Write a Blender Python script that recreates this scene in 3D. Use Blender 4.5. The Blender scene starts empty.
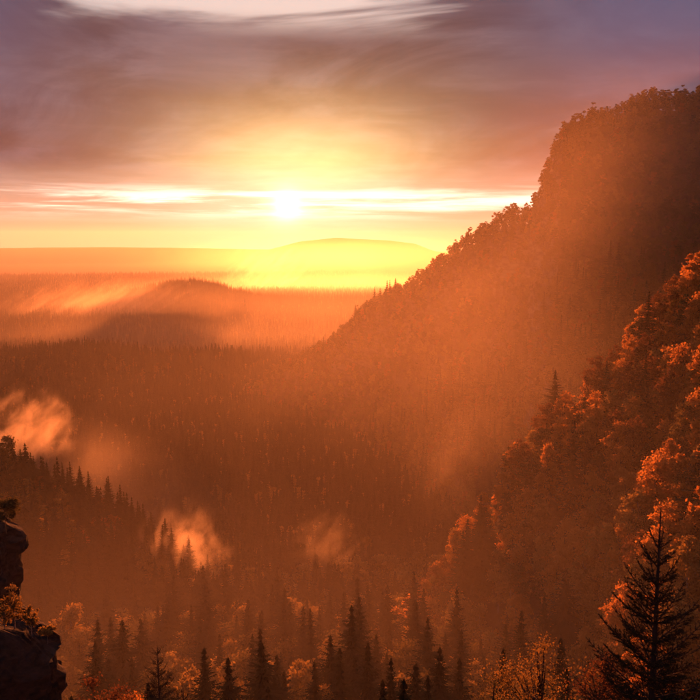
import bpy, bmesh, math, random
import numpy as np
from mathutils import Vector, Matrix, Euler

R = math.radians
random.seed(7)
RNG = np.random.default_rng(11)
scene = bpy.context.scene
COL = scene.collection

# ------------------------------------------------------------------ camera
FPX = 786.0                      # focal length in pixels of the 700 px picture
PITCH = math.atan(110.0 / FPX)   # looking down into the valley
cam_data = bpy.data.cameras.new('camera')
cam_data.sensor_width = 36.0
cam_data.lens = 36.0 * FPX / 700.0
cam_data.clip_start = 0.2
cam_data.clip_end = 60000.0
cam = bpy.data.objects.new('camera', cam_data)
COL.objects.link(cam)
cam.location = (0, 0, 0)
cam.rotation_euler = (R(90) - PITCH, 0, 0)
scene.camera = cam

def ray(px, py):
    """world direction seen at a pixel of the photograph, scaled to y = 1"""
    cx = (px - 350.0) / FPX
    cz = (350.0 - py) / FPX
    c, s = math.cos(PITCH), math.sin(PITCH)
    y = c + cz * s
    z = cz * c - s
    return Vector((cx / y, 1.0, z / y))

def at(px, py, Y):
    return ray(px, py) * Y

_sd = ray(287, 205).normalized()
SUN_EL = math.asin(_sd.z)
SUN_AZ = math.atan2(_sd.x, _sd.y)      # from +Y towards +X

# ------------------------------------------------------------------ sky
class S:
    """a scalar socket with operators"""
    def __init__(self, nt, sock): self.nt = nt; self.s = sock
    def _m(self, op, *a):
        n = self.nt.nodes.new('ShaderNodeMath'); n.operation = op
        for i, v in enumerate((self,) + a):
            if isinstance(v, S): self.nt.links.new(v.s, n.inputs[i])
            else: n.inputs[i].default_value = float(v)
        return S(self.nt, n.outputs[0])
    def __add__(self, o): return self._m('ADD', o)
    def __radd__(self, o): return self._m('ADD', o)
    def __sub__(self, o): return self._m('SUBTRACT', o)
    def __rsub__(self, o): return (self * -1.0)._m('ADD', o)
    def __mul__(self, o): return self._m('MULTIPLY', o)
    def __rmul__(self, o): return self._m('MULTIPLY', o)
    def __truediv__(self, o): return self._m('DIVIDE', o)
    def __pow__(self, o): return self._m('POWER', o)
    def sqrt(self): return self._m('SQRT')
    def asin(self): return self._m('ARCSINE')
    def atan2(self, o): return self._m('ARCTAN2', o)
    def mx(self, o): return self._m('MAXIMUM', o)
    def mn(self, o): return self._m('MINIMUM', o)
    def abs(self): return self._m('ABSOLUTE')
    def exp(self):
        n = self.nt.nodes.new('ShaderNodeMath'); n.operation = 'EXPONENT'
        self.nt.links.new(self.s, n.inputs[0]); return S(self.nt, n.outputs[0])
    def step(self, a, b):
        n = self.nt.nodes.new('ShaderNodeMapRange'); n.interpolation_type = 'SMOOTHSTEP'
        self.nt.links.new(self.s, n.inputs[0])
        n.inputs[1].default_value = a; n.inputs[2].default_value = b
        return S(self.nt, n.outputs[0])

def vec(nt, x, y, z):
    n = nt.nodes.new('ShaderNodeCombineXYZ')
    for i, v in enumerate((x, y, z)):
        if isinstance(v, S): nt.links.new(v.s, n.inputs[i])
        else: n.inputs[i].default_value = v
    return n.outputs[0]

def noise(nt, v, scale, detail=4, rough=0.55, dist=0.0):
    n = nt.nodes.new('ShaderNodeTexNoise')
    if v is not None: nt.links.new(v, n.inputs['Vector'])
    n.inputs['Scale'].default_value = scale; n.inputs['Detail'].default_value = detail
    n.inputs['Roughness'].default_value = rough; n.inputs['Distortion'].default_value = dist
    return S(nt, n.outputs['Fac'])

def mixc(nt, f, a, b):
    n = nt.nodes.new('ShaderNodeMix'); n.data_type = 'RGBA'
    if isinstance(f, S): nt.links.new(f.s, n.inputs[0])
    else: n.inputs[0].default_value = f
    for v, i in ((a, 6), (b, 7)):
        if isinstance(v, (tuple, list)): n.inputs[i].default_value = (*v[:3], 1)
        else: nt.links.new(v, n.inputs[i])
    return n.outputs[2]

def addc(nt, a, b, f=1.0):
    n = nt.nodes.new('ShaderNodeMix'); n.data_type = 'RGBA'; n.blend_type = 'ADD'
    n.clamp_result = False; n.clamp_factor = False
    if isinstance(f, S): nt.links.new(f.s, n.inputs[0])
    else: n.inputs[0].default_value = f
    for v, i in ((a, 6), (b, 7)):
        if isinstance(v, (tuple, list)): n.inputs[i].default_value = (*v[:3], 1)
        else: nt.links.new(v, n.inputs[i])
    return n.outputs[2]

world = bpy.data.worlds.new('World')
scene.world = world
world.use_nodes = True
nt = world.node_tree
nt.nodes.clear()
tc = nt.nodes.new('ShaderNodeTexCoord')
sep = nt.nodes.new('ShaderNodeSeparateXYZ')
nt.links.new(tc.outputs['Generated'], sep.inputs[0])
dx, dy, dz = (S(nt, sep.outputs[i]) for i in range(3))
DEG = 180.0 / math.pi
el = dz.asin() * DEG
daz = dx.atan2(dy) * DEG - SUN_AZ * DEG
els = SUN_EL * DEG
sky = nt.nodes.new('ShaderNodeTexSky')
sky.sky_type = 'NISHITA'; sky.sun_disc = False
sky.sun_elevation = SUN_EL; sky.sun_rotation = SUN_AZ
sky.air_density = 1.2; sky.dust_density = 2.0; sky.ozone_density = 1.5
skc = nt.nodes.new('ShaderNodeMix'); skc.data_type = 'RGBA'; skc.blend_type = 'MULTIPLY'
skc.inputs[0].default_value = 1.0
nt.links.new(sky.outputs[0], skc.inputs[6]); skc.inputs[7].default_value = (0.10, 0.10, 0.10, 1)
clear = skc.outputs[2]
# cloud deck seen in perspective
hz = dz.mx(0.0) + 0.055
cu = vec(nt, dx / hz, dy / hz, 0.0)
deck = noise(nt, cu, 0.55, 6, 0.55, 0.6)
deck2 = noise(nt, cu, 1.7, 5, 0.6, 0.3)
# thin stretched streaks close to the horizon
st = noise(nt, vec(nt, daz * 0.055, el * 0.95, 3.3), 1.0, 6, 0.62, 0.4)
puff = noise(nt, vec(nt, daz * 0.075, el * 0.21 - daz * 0.012, 5.7), 1.0, 8, 0.58, 0.9)
r_wide = ((((daz - 2.5) / 12.5) ** 2.0) + (((el - els - 2.8) / 6.2) ** 2.0)).sqrt()
r_mid = ((((daz - 1.0) / 10.0) ** 2.0) + (((el - els - 1.4) / 5.2) ** 2.0)).sqrt()
r_sun = (((daz) ** 2.0) + ((el - els) ** 2.0)).sqrt()
warm = (r_wide * -1.35 * (0.35 + deck * 0.6 + (1.0 - puff) * 0.85)).exp()
hot = (r_mid * r_mid * -1.25).exp() * (0.35 + deck2 * 0.6 + puff * 0.75)
low = el.step(6.0, 2.2)                     # clearer, brighter air below the deck
mauve = mixc(nt, deck.step(0.36, 0.64), (0.034, 0.044, 0.085), (0.100, 0.098, 0.150))
mauve = mixc(nt, deck2.step(0.42, 0.72) * 0.35, mauve, (0.19, 0.17, 0.23))
mauve = mixc(nt, puff.step(0.62, 0.36) * 0.75, mauve, (0.022, 0.026, 0.050))
c = addc(nt, mauve, (0.80, 0.40, 0.105), warm)
c = addc(nt, c, (0.95, 0.64, 0.22), hot)
c = mixc(nt, low * 0.8, c, addc(nt, (0.62, 0.43, 0.29), (0.62, 0.50, 0.36), hot))
# the long bright gap above the horizon
gap = (((el - 2.7) / 0.85) ** 2.0 * -1.0).exp() * st.step(0.40, 0.60)
c = addc(nt, c, (1.7, 1.5, 1.2), gap * ((daz / 30.0) ** 2.0 * -1.0).exp())
# a break in the deck high up, where the clear sky and lit edges show
brk = noise(nt, vec(nt, daz * 0.035, el * 0.30, 8.1), 1.0, 5, 0.55, 0.5)
hole = el.step(13.3, 15.6) * (brk + (daz / 26.0) ** 2.0 * -0.28).step(0.34, 0.50)
c = mixc(nt, hole, c, addc(nt, (0.66, 0.56, 0.55), clear, 0.35))
blue = el.step(6.5, 15.0) * ((daz.abs() - 8.0).step(2.0, 18.0))
c = mixc(nt, blue * 0.55, c, (0.15, 0.16, 0.30))
# the sun behind thin cloud
c = addc(nt, c, (5.0, 4.3, 2.8), (r_sun * -2.0).exp())
c = addc(nt, c, (40.0, 36.0, 27.0), (r_sun * r_sun * -20.0).exp())
bg = nt.nodes.new('ShaderNodeBackground')
nt.links.new(c, bg.inputs[0]); bg.inputs[1].default_value = 0.33
wo = nt.nodes.new('ShaderNodeOutputWorld')
nt.links.new(bg.outputs[0], wo.inputs[0])
world.cycles.sampling_method = 'MANUAL'
world.cycles.sample_map_resolution = 512

# ------------------------------------------------------------------ sun and exposure
sd = bpy.data.lights.new('sun', 'SUN')
sd.energy = 5.0; sd.angle = R(0.53); sd.color = (1.0, 0.215, 0.045)
sun = bpy.data.objects.new('sun', sd)
COL.objects.link(sun)
sun.rotation_euler = Vector(_sd).to_track_quat('Z', 'Y').to_euler()
sun.location = (0, 0, 300)
vs = scene.view_settings
vs.view_transform = 'Standard'; vs.look = 'None'; vs.exposure = 1.5; vs.gamma = 1.0
vs.use_curve_mapping = False
scene.render.engine = 'CYCLES'
cy = scene.cycles
cy.use_denoising = True
try: cy.denoiser = 'OPENIMAGEDENOISE'
except Exception: pass
cy.use_adaptive_sampling = True; cy.adaptive_threshold = 0.018; cy.adaptive_min_samples = 32
cy.max_bounces = 4; cy.diffuse_bounces = 2; cy.glossy_bounces = 1
cy.transmission_bounces = 2; cy.volume_bounces = 0; cy.transparent_max_bounces = 8
cy.volume_step_rate = 2.6; cy.volume_max_steps = 40
cy.sample_clamp_indirect = 4.0

# ------------------------------------------------------------------ helpers
def tag(o, label=None, cat=None, group=None, kind=None):
    if label: o['label'] = label
    if cat: o['category'] = cat
    if group: o['group'] = group
    if kind: o['kind'] = kind
    return o

def obj(name, mesh, parent=None):
    o = bpy.data.objects.new(name, mesh)
    COL.objects.link(o)
    if parent: o.parent = parent
    return o

class MB:
    """collects faces, builds one mesh"""
    def __init__(self): self.v = []; self.f = []; self.m = []; self.n = 0
    def add(self, V, F, mi=0):
        V = np.asarray(V, float).reshape(-1, 3)
        F = np.asarray(F, int)
        self.v.append(V); self.f.append(F + self.n); self.m.append((len(F), mi)); self.n += len(V)
    def quads(self, C, U, W, mi=0):
        """rhombic leaf cards: centres, half axes"""
        C, U, W = (np.asarray(a, float) for a in (C, U, W))
        n = len(C)
        V = np.stack([C - U, C + W, C + U, C - W], 1).reshape(-1, 3)
        self.add(V, np.arange(4 * n).reshape(n, 4), mi)
    def tris(self, A, B, C, mi=0):
        n = len(A)
        V = np.stack([A, B, C], 1).reshape(-1, 3)
        self.add(V, np.arange(3 * n).reshape(n, 3), mi)
    def tube(self, P, rad, k=6, mi=0):
        P = [Vector(p) for p in P]
        V = []
        for i, p in enumerate(P):
            t = (P[min(i + 1, len(P) - 1)] - P[max(i - 1, 0)]).normalized()
            a = t.orthogonal().normalized(); b = t.cross(a)
            for j in range(k):
                w = 2 * math.pi * j / k
                V.append(p + (a * math.cos(w) + b * math.sin(w)) * rad[i])
        F = [(i * k + j, i * k + (j + 1) % k, (i + 1) * k + (j + 1) % k, (i + 1) * k + j)
             for i in range(len(P) - 1) for j in range(k)]
        self.add([tuple(v) for v in V], F, mi)
    def mesh(self, name, mats, smooth=False):
        me = bpy.data.meshes.new(name)
        V = np.concatenate(self.v)
        faces = [f for F in self.f for f in F.tolist()]
        me.from_pydata(V.tolist(), [], faces)
        mi = np.concatenate([np.full(n, m) for n, m in self.m])
        for m in mats: me.materials.append(m)
        me.polygons.foreach_set('material_index', mi.astype(np.int32))
        if smooth: me.polygons.foreach_set('use_smooth', np.ones(len(faces), bool))
        me.update()
        return me

# ------------------------------------------------------------------ materials
def leaf_mat(name, ca, cb, cc, trans=0.45):
    m = bpy.data.materials.new(name); m.use_nodes = True
    t = m.node_tree; t.nodes.clear()
    geo = t.nodes.new('ShaderNodeNewGeometry'); oi = t.nodes.new('ShaderNodeObjectInfo')
    rp = t.nodes.new('ShaderNodeValToRGB')
    e = rp.color_ramp.elements
    e[0].color = (*ca, 1); e[1].color = (*cc, 1)
    k = e.new(0.5); k.color = (*cb, 1)
    f = S(t, geo.outputs['Random Per Island']) * 0.5 + S(t, oi.outputs['Random']) * 0.5
    t.links.new(f.s, rp.inputs[0])
    d = t.nodes.new('ShaderNodeBsdfDiffuse'); tr = t.nodes.new('ShaderNodeBsdfTranslucent')
    t.links.new(rp.outputs[0], d.inputs[0]); t.links.new(rp.outputs[0], tr.inputs[0])
    mx = t.nodes.new('ShaderNodeMixShader'); mx.inputs[0].default_value = trans
    t.links.new(d.outputs[0], mx.inputs[1]); t.links.new(tr.outputs[0], mx.inputs[2])
    o = t.nodes.new('ShaderNodeOutputMaterial'); t.links.new(mx.outputs[0], o.inputs[0])
    return m

def solid_mat(name, ca, cb, scale, rough=0.9, bump=0.0, stretch=(1, 1, 1)):
    m = bpy.data.materials.new(name); m.use_nodes = True
    t = m.node_tree; b = t.nodes['Principled BSDF']
    tcn = t.nodes.new('ShaderNodeTexCoord'); mp = t.nodes.new('ShaderNodeMapping')
    mp.inputs['Scale'].default_value = stretch
    t.links.new(tcn.outputs['Object'], mp.inputs[0])
    n = noise(t, mp.outputs[0], scale, 6, 0.6)
    t.links.new(mixc(t, n.step(0.3, 0.7), ca, cb), b.inputs['Base Color'])
    b.inputs['Roughness'].default_value = rough
    b.inputs['Specular IOR Level'].default_value = 0.2
    if bump:
        bn = t.nodes.new('ShaderNodeBump'); bn.inputs['Strength'].default_value = 0.8
        bn.inputs['Distance'].default_value = bump
        t.links.new(n.s, bn.inputs['Height']); t.links.new(bn.outputs[0], b.inputs['Normal'])
    return m

M = {}
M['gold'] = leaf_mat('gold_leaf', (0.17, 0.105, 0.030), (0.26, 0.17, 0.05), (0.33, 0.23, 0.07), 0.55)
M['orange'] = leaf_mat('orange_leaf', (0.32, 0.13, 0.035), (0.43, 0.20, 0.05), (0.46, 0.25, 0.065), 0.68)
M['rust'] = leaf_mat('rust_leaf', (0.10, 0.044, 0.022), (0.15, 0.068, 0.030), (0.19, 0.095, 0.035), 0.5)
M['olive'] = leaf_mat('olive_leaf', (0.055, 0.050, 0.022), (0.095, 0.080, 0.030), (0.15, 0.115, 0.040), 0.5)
M['spruce'] = leaf_mat('spruce_needle', (0.016, 0.022, 0.012), (0.026, 0.033, 0.017), (0.04, 0.044, 0.02), 0.08)
M['pine'] = leaf_mat('pine_needle', (0.030, 0.036, 0.016), (0.05, 0.055, 0.022), (0.08, 0.07, 0.026), 0.25)
M['bark'] = solid_mat('bark', (0.03, 0.023, 0.018), (0.075, 0.056, 0.042), 6.0, 0.95, 0.02, (4, 4, 0.6))
M['birch'] = solid_mat('pale_bark', (0.10, 0.085, 0.07), (0.30, 0.26, 0.22), 5.0, 0.9, 0.01, (1, 1, 3))
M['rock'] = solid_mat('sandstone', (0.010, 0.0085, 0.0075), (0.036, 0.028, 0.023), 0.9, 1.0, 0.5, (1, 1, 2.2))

# ------------------------------------------------------------------ terrain
def smax(a, b, k):
    h = np.clip(0.5 + 0.5 * (a - b) / k, 0, 1)
    return b * (1 - h) + a * h + k * h * (1 - h)

def ridge(pts, tree, near, far, cap=None):
    """crest from (px, py, depth) of the tree tops; slopes on the camera's side and beyond"""
    P = np.array([tuple(at(*p)) for p in pts])
    P[:, 2] -= tree
    return P, near, far

def ridge_height(x, y, P, near, far):
    """the crest runs across the view; the land falls away from it on both sides"""
    az = np.arctan2(P[:, 0], P[:, 1]); o = np.argsort(az)
    q = np.arctan2(x, y); r = np.hypot(x, y)
    D = np.interp(q, az[o], np.hypot(P[:, 0], P[:, 1])[o])
    zc = np.interp(q, az[o], P[o, 2])
    d = r - D
    return zc - np.where(d < 0, near(-d), far(np.abs(d)))

def prof(*kn):
    xs = np.array([k[0] for k in kn], float); ys = np.array([k[1] for k in kn], float)
    sl = (ys[-1] - ys[-2]) / (xs[-1] - xs[-2])
    return lambda d: np.where(d > xs[-1], ys[-1] + (d - xs[-1]) * sl, np.interp(d, xs, ys))

RIDGES = {
 'cliff': ridge([(1100, 70, 480), (860, 72, 500), (760, 78, 520), (700, 84, 540), (640, 88, 560), (592, 98, 578),
                 (562, 116, 590), (552, 140, 596), (540, 178, 606), (531, 203, 622), (505, 208, 670), (490, 215, 700), (462, 233, 730), (440, 252, 760),
                 (400, 281, 820), (370, 303, 860), (330, 338, 905), (300, 352, 930), (270, 366, 965), (225, 398, 1010), (180, 430, 1040)],
                11, prof((0, 0), (8, 7), (50, 55), (150, 130), (300, 220), (500, 330)), prof((0, 0), (10, 6), (200, 120), (600, 300))),
 'spur': ridge([(1000, 30, 330), (820, 165, 290), (700, 250, 262), (662, 287, 254), (622, 338, 246), (592, 381, 240), (556, 413, 234),
                (520, 446, 229), (488, 494, 224), (450, 545, 218), (410, 600, 212), (360, 680, 205)],
               13, prof((0, 0), (80, 32), (140, 50), (200, 82), (300, 170)), prof((0, 0), (10, 5), (100, 85), (300, 260))),
 'left_slope': ridge([(-300, 330, 460), (-150, 385, 420), (-40, 428, 390), (0, 442, 380), (50, 461, 370), (100, 483, 356), (150, 514, 342),
                      (190, 552, 328), (230, 602, 312)],
                     21, prof((0, 0), (100, 5), (300, 40), (500, 120)), prof((0, 0), (8, 3), (120, 90), (300, 200))),
 'left_hill': ridge([(-400, 330, 1250), (-150, 345, 1180), (-60, 350, 1150), (20, 345, 1130), (70, 342, 1120), (110, 340, 1120), (150, 347, 1120),
                     (200, 349, 1130), (240, 354, 1150), (280, 364, 1180), (330, 378, 1250), (430, 395, 1320), (560, 400, 1400)],
                    20, prof((0, 0), (200, 55), (400, 85), (900, 170)), prof((0, 0), (200, 60), (900, 200))),
 'mid_hill': ridge([(-500, 322, 2900), (-60, 320, 2750), (0, 317, 2700), (50, 310, 2620), (100, 299, 2560), (145, 286, 2500), (170, 280, 2480), (192, 278, 2480), (212, 280, 2480),
                    (232, 287, 2490), (260, 294, 2510), (310, 299, 2540), (340, 303, 2560), (370, 308, 2600), (430, 322, 2700), (600, 330, 2900)],
                   18, prof((0, 0), (250, 42), (700, 85), (2000, 130)), prof((0, 0), (500, 70), (2000, 150))),
 'far_rise': ridge([(-700, 276, 4800), (0, 276, 4500), (60, 277, 4500), (120, 279, 4500), (170, 283, 4500), (240, 292, 4600), (330, 300, 4700)],
                   10, prof((0, 0), (2000, 110)), prof((0, 0), (3000, 120))),
 'far_hill': ridge([(110, 290, 9400), (190, 268, 9400), (230, 260, 9300), (270, 249, 9300), (300, 241, 9300), (335, 237, 9300), (390, 240, 9300), (415, 243, 9300), (432, 250, 9300), (470, 258, 9300), (700, 262, 9300)],
                   0, prof((0, 0), (900, 150), (1500, 205), (3000, 280)), prof((0, 0), (3000, 190))),
 'plateau': ridge([(-1200, 247, 10300), (-100, 247, 10300), (0, 248, 10300), (110, 247, 10300), (200, 248, 10300), (300, 250, 10300), (420, 252, 10300), (900, 250, 10300)],
                  0, prof((0, 0), (800, 60), (4000, 170)), prof((0, 0), (3000, 60))),
}
BASE = np.array([(-60, 0.5), (-6, -1.4), (1.0, -1.75), (2.2, -8), (6, -28), (20, -41), (50, -58), (100, -80), (150, -98), (200, -116), (250, -136),
                 (300, -155), (400, -182), (550, -200), (800, -208), (1200, -212), (4000, -218), (20000, -230)], float)
KNOLLS = [((6.0, 12.0, -18.5), (13.0, 34.0, -27.0), 1.7), ((-24.0, 36.0, -40.0), (-15.0, 48.0, -41.0), 1.7)]

_hg = np.random.default_rng(3)
_W = [(_hg.uniform(0, 2 * np.pi), _hg.uniform(0, 2 * np.pi)) for _ in range(24)]
def bumps(x, y):
    z = np.zeros_like(x)
    rr = np.hypot(x, y)
    for i, (a, p) in enumerate(_W):
        lam = 14.0 * 1.32 ** i
        amp = np.clip(lam * 0.020, 0, 5.0) * np.clip(rr / (lam * 2.5), 0, 1) ** 2
        z += amp * np.sin((x * np.cos(a) + y * np.sin(a)) * 2 * np.pi / lam + p)
    return z * np.clip(1.0 - (rr - 1900.0) / 900.0, 0.12, 1.0)

def height(x, y, detail=True):
    x = np.asarray(x, float); y = np.asarray(y, float)
    r = np.where(y > 0, np.hypot(x * 0.75, y), y)
    z = np.interp(r, BASE[:, 0], BASE[:, 1])
    for a, b, s in KNOLLS:
        a = np.array(a); b = np.array(b); d = b[:2] - a[:2]
        t = np.clip(((x - a[0]) * d[0] + (y - a[1]) * d[1]) / (d @ d), 0, 1)
        q = np.hypot(x - a[0] - t * d[0], y - a[1] - t * d[1])
        z = smax(z, a[2] + t * (b[2] - a[2]) - np.maximum(q - 3, 0) * s, 2.0)
    for k, (P, near, far) in RIDGES.items():
        z = smax(z, np.maximum(ridge_height(x, y, P, near, far), -400), 2.0 if k == 'cliff' else 6.0)
    if detail: z = z + bumps(x, y) * np.where(np.hypot(x, y) < 40, 0.0, 1.0) * 0.5
    return z

def zone_of(x, y):
    zs = np.stack([ridge_height(x, y, *RIDGES[k]) for k in ('cliff', 'spur', 'left_slope', 'left_hill', 'mid_hill', 'far_rise')])
    b = np.interp(np.hypot(x * 0.75, y), BASE[:, 0], BASE[:, 1])
    i = np.argmax(zs, 0)
    return np.where(zs.max(0) > b - 4, i, -1)

def ground_material():
    m = bpy.data.materials.new('forest_ground'); m.use_nodes = True
    t = m.node_tree; b = t.nodes['Principled BSDF']
    geo = t.nodes.new('ShaderNodeNewGeometry'); sp = t.nodes.new('ShaderNodeSeparateXYZ')
    t.links.new(geo.outputs['True Normal'], sp.inputs[0])
    steep = S(t, sp.outputs[2]).step(0.50, 0.30)
    n = noise(t, geo.outputs['Position'], 0.06, 8, 0.65)
    n2 = noise(t, geo.outputs['Position'], 0.9, 6, 0.6)
    litter = mixc(t, n.step(0.35, 0.65), (0.030, 0.024, 0.013), (0.085, 0.050, 0.022))
    mp = t.nodes.new('ShaderNodeMapping'); mp.inputs['Scale'].default_value = (0.06, 0.06, 0.35)
    t.links.new(geo.outputs['Position'], mp.inputs[0])
    strat = noise(t, mp.outputs[0], 1.0, 7, 0.6)
    rock = mixc(t, strat.step(0.35, 0.65), (0.04, 0.033, 0.027), (0.10, 0.08, 0.062))
    t.links.new(mixc(t, steep, litter, rock), b.inputs['Base Color'])
    b.inputs['Roughness'].default_value = 1.0; b.inputs['Specular IOR Level'].default_value = 0.1
    bn = t.nodes.new('ShaderNodeBump'); bn.inputs['Distance'].default_value = 1.0
    t.links.new(n2.s, bn.inputs['Height']); t.links.new(bn.outputs[0], b.inputs['Normal'])
    return m

def build_ground():
    az = np.concatenate([np.arange(-180, -50, 6.0), np.arange(-50, 50, 0.25), np.arange(50, 180, 6.0)])
    rr = 0.6 * 1.0235 ** np.arange(0, 430)
    rr = rr[rr < 11500]
    A, Q = np.meshgrid(np.radians(az), rr)
    X = Q * np.sin(A); Y = Q * np.cos(A)
    Z = height(X, Y)
    n = len(az); k = len(rr)
    V = np.stack([X, Y, Z], -1).reshape(-1, 3)
    i = np.arange(k - 1)[:, None] * n; j = np.arange(n)[None, :]; j2 = (j + 1) % n
    F = np.stack([i + j, i + j2, i + n + j2, i + n + j], -1).reshape(-1, 4)
    V = np.vstack([V, [[0, 0, -1.75]]])
    F = F[:, ::-1]
    me = bpy.data.meshes.new('ground')
    c0 = len(V) - 1
    me.from_pydata(V.tolist(), [], F.tolist() + [(c0, int((q + 1) % n), int(q)) for q in range(n)])
    me.polygons.foreach_set('use_smooth', np.ones(len(me.polygons), bool))
    me.materials.append(ground_material()); me.update()
    tag(obj('ground', me), 'forested valley and hills ground sheet', None, None, 'structure')
build_ground()

# ------------------------------------------------------------------ tree models
def rand_unit(n, rg):
    v = rg.normal(size=(n, 3))
    return v / np.linalg.norm(v, axis=1)[:, None]

def spruce_parts(H, Rb, whorls, per, seg, seed, bare=0.08, skirts=22, skirt=0.40):
    """(trunk builder, crown builder): drooping whorls made of spiky sprays"""
    rg = np.random.default_rng(seed)
    tr = MB(); cr = MB()
    tr.tube([(0, 0, -1.0), (0, 0, H * 0.3), (0, 0, H * 0.7), (0, 0, H * 0.985)], [H * 0.009, H * 0.008, H * 0.005, H * 0.001], 6)
    A = []; B = []; C = []
    for w in range(whorls):
        t = (w + rg.uniform(-0.3, 0.3)) / whorls
        z = H * (bare + (1 - bare) * t)
        L0 = Rb * (1 - t) ** 0.85 * (0.55 + 0.45 * min(1, t * 6)) + 0.02 * H * (1 - t) + 0.006 * H
        up = 0.55 * t - 0.32
        for b in range(per if t < 0.85 else max(4, per - 3)):
            ph = rg.uniform(0, 2 * np.pi); L = L0 * rg.uniform(0.65, 1.18)
            d = np.array([math.cos(ph), math.sin(ph), 0.0]); side = np.array([-d[1], d[0], 0.0])
            P = []
            for s in range(seg + 1):
                u = s / seg
                P.append(np.array([0, 0, z]) + d * L * u + np.array([0, 0, L * (up * u + 0.30 * u * u * (1 - t) - 0.10 * u)]))
            for s in range(seg):
                p, q = P[s], P[s + 1]
                wd = L * 0.30 * (1 - (s + 0.2) / (seg + 0.6)) + 0.05
                dr = np.array([0, 0, -wd * rg.uniform(0.15, 0.7)])
                for sg in (-1, 1):
                    tip = q + side * sg * wd * rg.uniform(0.6, 1.2) + d * L * 0.13 * rg.uniform(0.3, 1.2) + dr
                    A.append(p); B.append(q + d * L * 0.02); C.append(tip)
                tip = q + dr * rg.uniform(0.8, 1.6) + d * L * 0.05
                A.append(p); B.append(q + side * 0.04 * L); C.append(tip)
            A.append(P[-2] + side * 0.05 * L); B.append(P[-2] - side * 0.05 * L); C.append(P[-1] + d * L * 0.08)
    # the closed inner boughs: jagged skirts one above the other
    ns = 7 if whorls < 25 else 9
    for w in range(skirts):
        t = (w + rg.uniform(-0.2, 0.2)) / skirts
        z = H * (bare + (1 - bare) * t); L0 = skirt * Rb * (1 - t) ** 0.9 * (0.6 + 0.4 * min(1, t * 6)) + 0.008 * H
        a0 = rg.uniform(0, 6.28); ring = []
        for j in range(2 * ns):
            rr_ = L0 * (rg.uniform(0.85, 1.15) if j % 2 == 0 else rg.uniform(0.45, 0.62)); an = a0 + math.pi * j / ns
            ring.append(np.array([math.cos(an) * rr_, math.sin(an) * rr_, z - L0 * (0.30 if j % 2 == 0 else 0.12) * (1 - 0.7 * t) - rg.uniform(0, 0.1) * L0]))
        ap = np.array([0, 0, z + 0.9 * H * (1 - bare) / skirts + 0.12 * L0])
        for j in range(2 * ns):
            A.append(ap); B.append(ring[j]); C.append(ring[(j + 1) % (2 * ns)])
    # leader
    for a in range(3):
        s = np.array([math.cos(a * 2.1), math.sin(a * 2.1), 0]) * H * 0.006
        A.append(np.array([0, 0, H * 0.93]) + s); B.append(np.array([0, 0, H * 0.93]) - s); C.append(np.array([0, 0, H]))
    cr.tris(np.array(A), np.array(B), np.array(C))
    return tr, cr

def broadleaf_parts(H, W, clumps, leaves, size, seed, flat=1.0, bare=0.22, jag=1.0, limbs=7, taper=0.0):
    """(trunk builder, crown builder): limbs carrying clumps of leaf cards"""
    rg = np.random.default_rng(seed)
    tr = MB(); cr = MB()
    lean = rg.normal(size=2) * H * 0.03
    top = np.array([lean[0], lean[1], H * 0.82])
    tr.tube([(0, 0, -1.0), (lean[0] * .2, lean[1] * .2, H * 0.25), (lean[0] * .6, lean[1] * .6, H * 0.55), tuple(top)],
            [H * 0.018, H * 0.014, H * 0.008, H * 0.002], 6)
    cz = H * (bare + (1 - bare) * 0.5); hz_ = H * (1 - bare) * 0.5
    cents = []
    while len(cents) < clumps:
        p = rg.uniform(-1, 1, 3)
        q = np.linalg.norm(p)
        if q > 1 or (q < 0.45 and rg.random() < 0.7): continue
        wz = 1.0 - taper * (p[2] * 0.5 + 0.5)
        cents.append(np.array([p[0] * W * wz, p[1] * W * wz, cz + p[2] * hz_ * 0.92]))
    cents = np.array(cents)
    for i in range(limbs):
        c_ = cents[i]
        z0 = max(H * bare * 0.8, min(c_[2] - abs(c_[0]) * 0.6, H * 0.7))
        b0 = np.array([lean[0] * z0 / H, lean[1] * z0 / H, z0])
        mid = (b0 + c_) / 2 + np.array([0, 0, -0.04 * H])
        tr.tube([tuple(b0), tuple(mid), tuple(c_)], [H * 0.007, H * 0.004, H * 0.0015], 5)
    for c_ in cents:
        rr = W * rg.uniform(0.22, 0.42)
        n = int(leaves * rg.uniform(0.6, 1.3))
        u = rand_unit(n, rg)
        rad = rr * (rg.random(n) ** 0.45) * (1 + 0.25 * jag * rg.normal(size=n))
        pos = c_ + u * rad[:, None] * np.array([1, 1, 0.75 * flat])
        ax = rand_unit(n, rg); bx_ = np.cross(ax, rand_unit(n, rg))
        bx_ /= np.linalg.norm(bx_, axis=1)[:, None] + 1e-9
        s = size * rg.uniform(0.55, 1.3, n)[:, None]
        cr.quads(pos, ax * s, bx_ * s * 0.62)
    return tr, cr

TEMPL = {}    # name -> (height, trunk mesh, crown mesh)
def make(name, Ht, parts, bark, leaf):
    tr, cr = parts
    TEMPL[name] = (Ht, tr.mesh(name + '_trunk', [bark], True), cr.mesh(name + '_crown', [leaf]))

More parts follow.
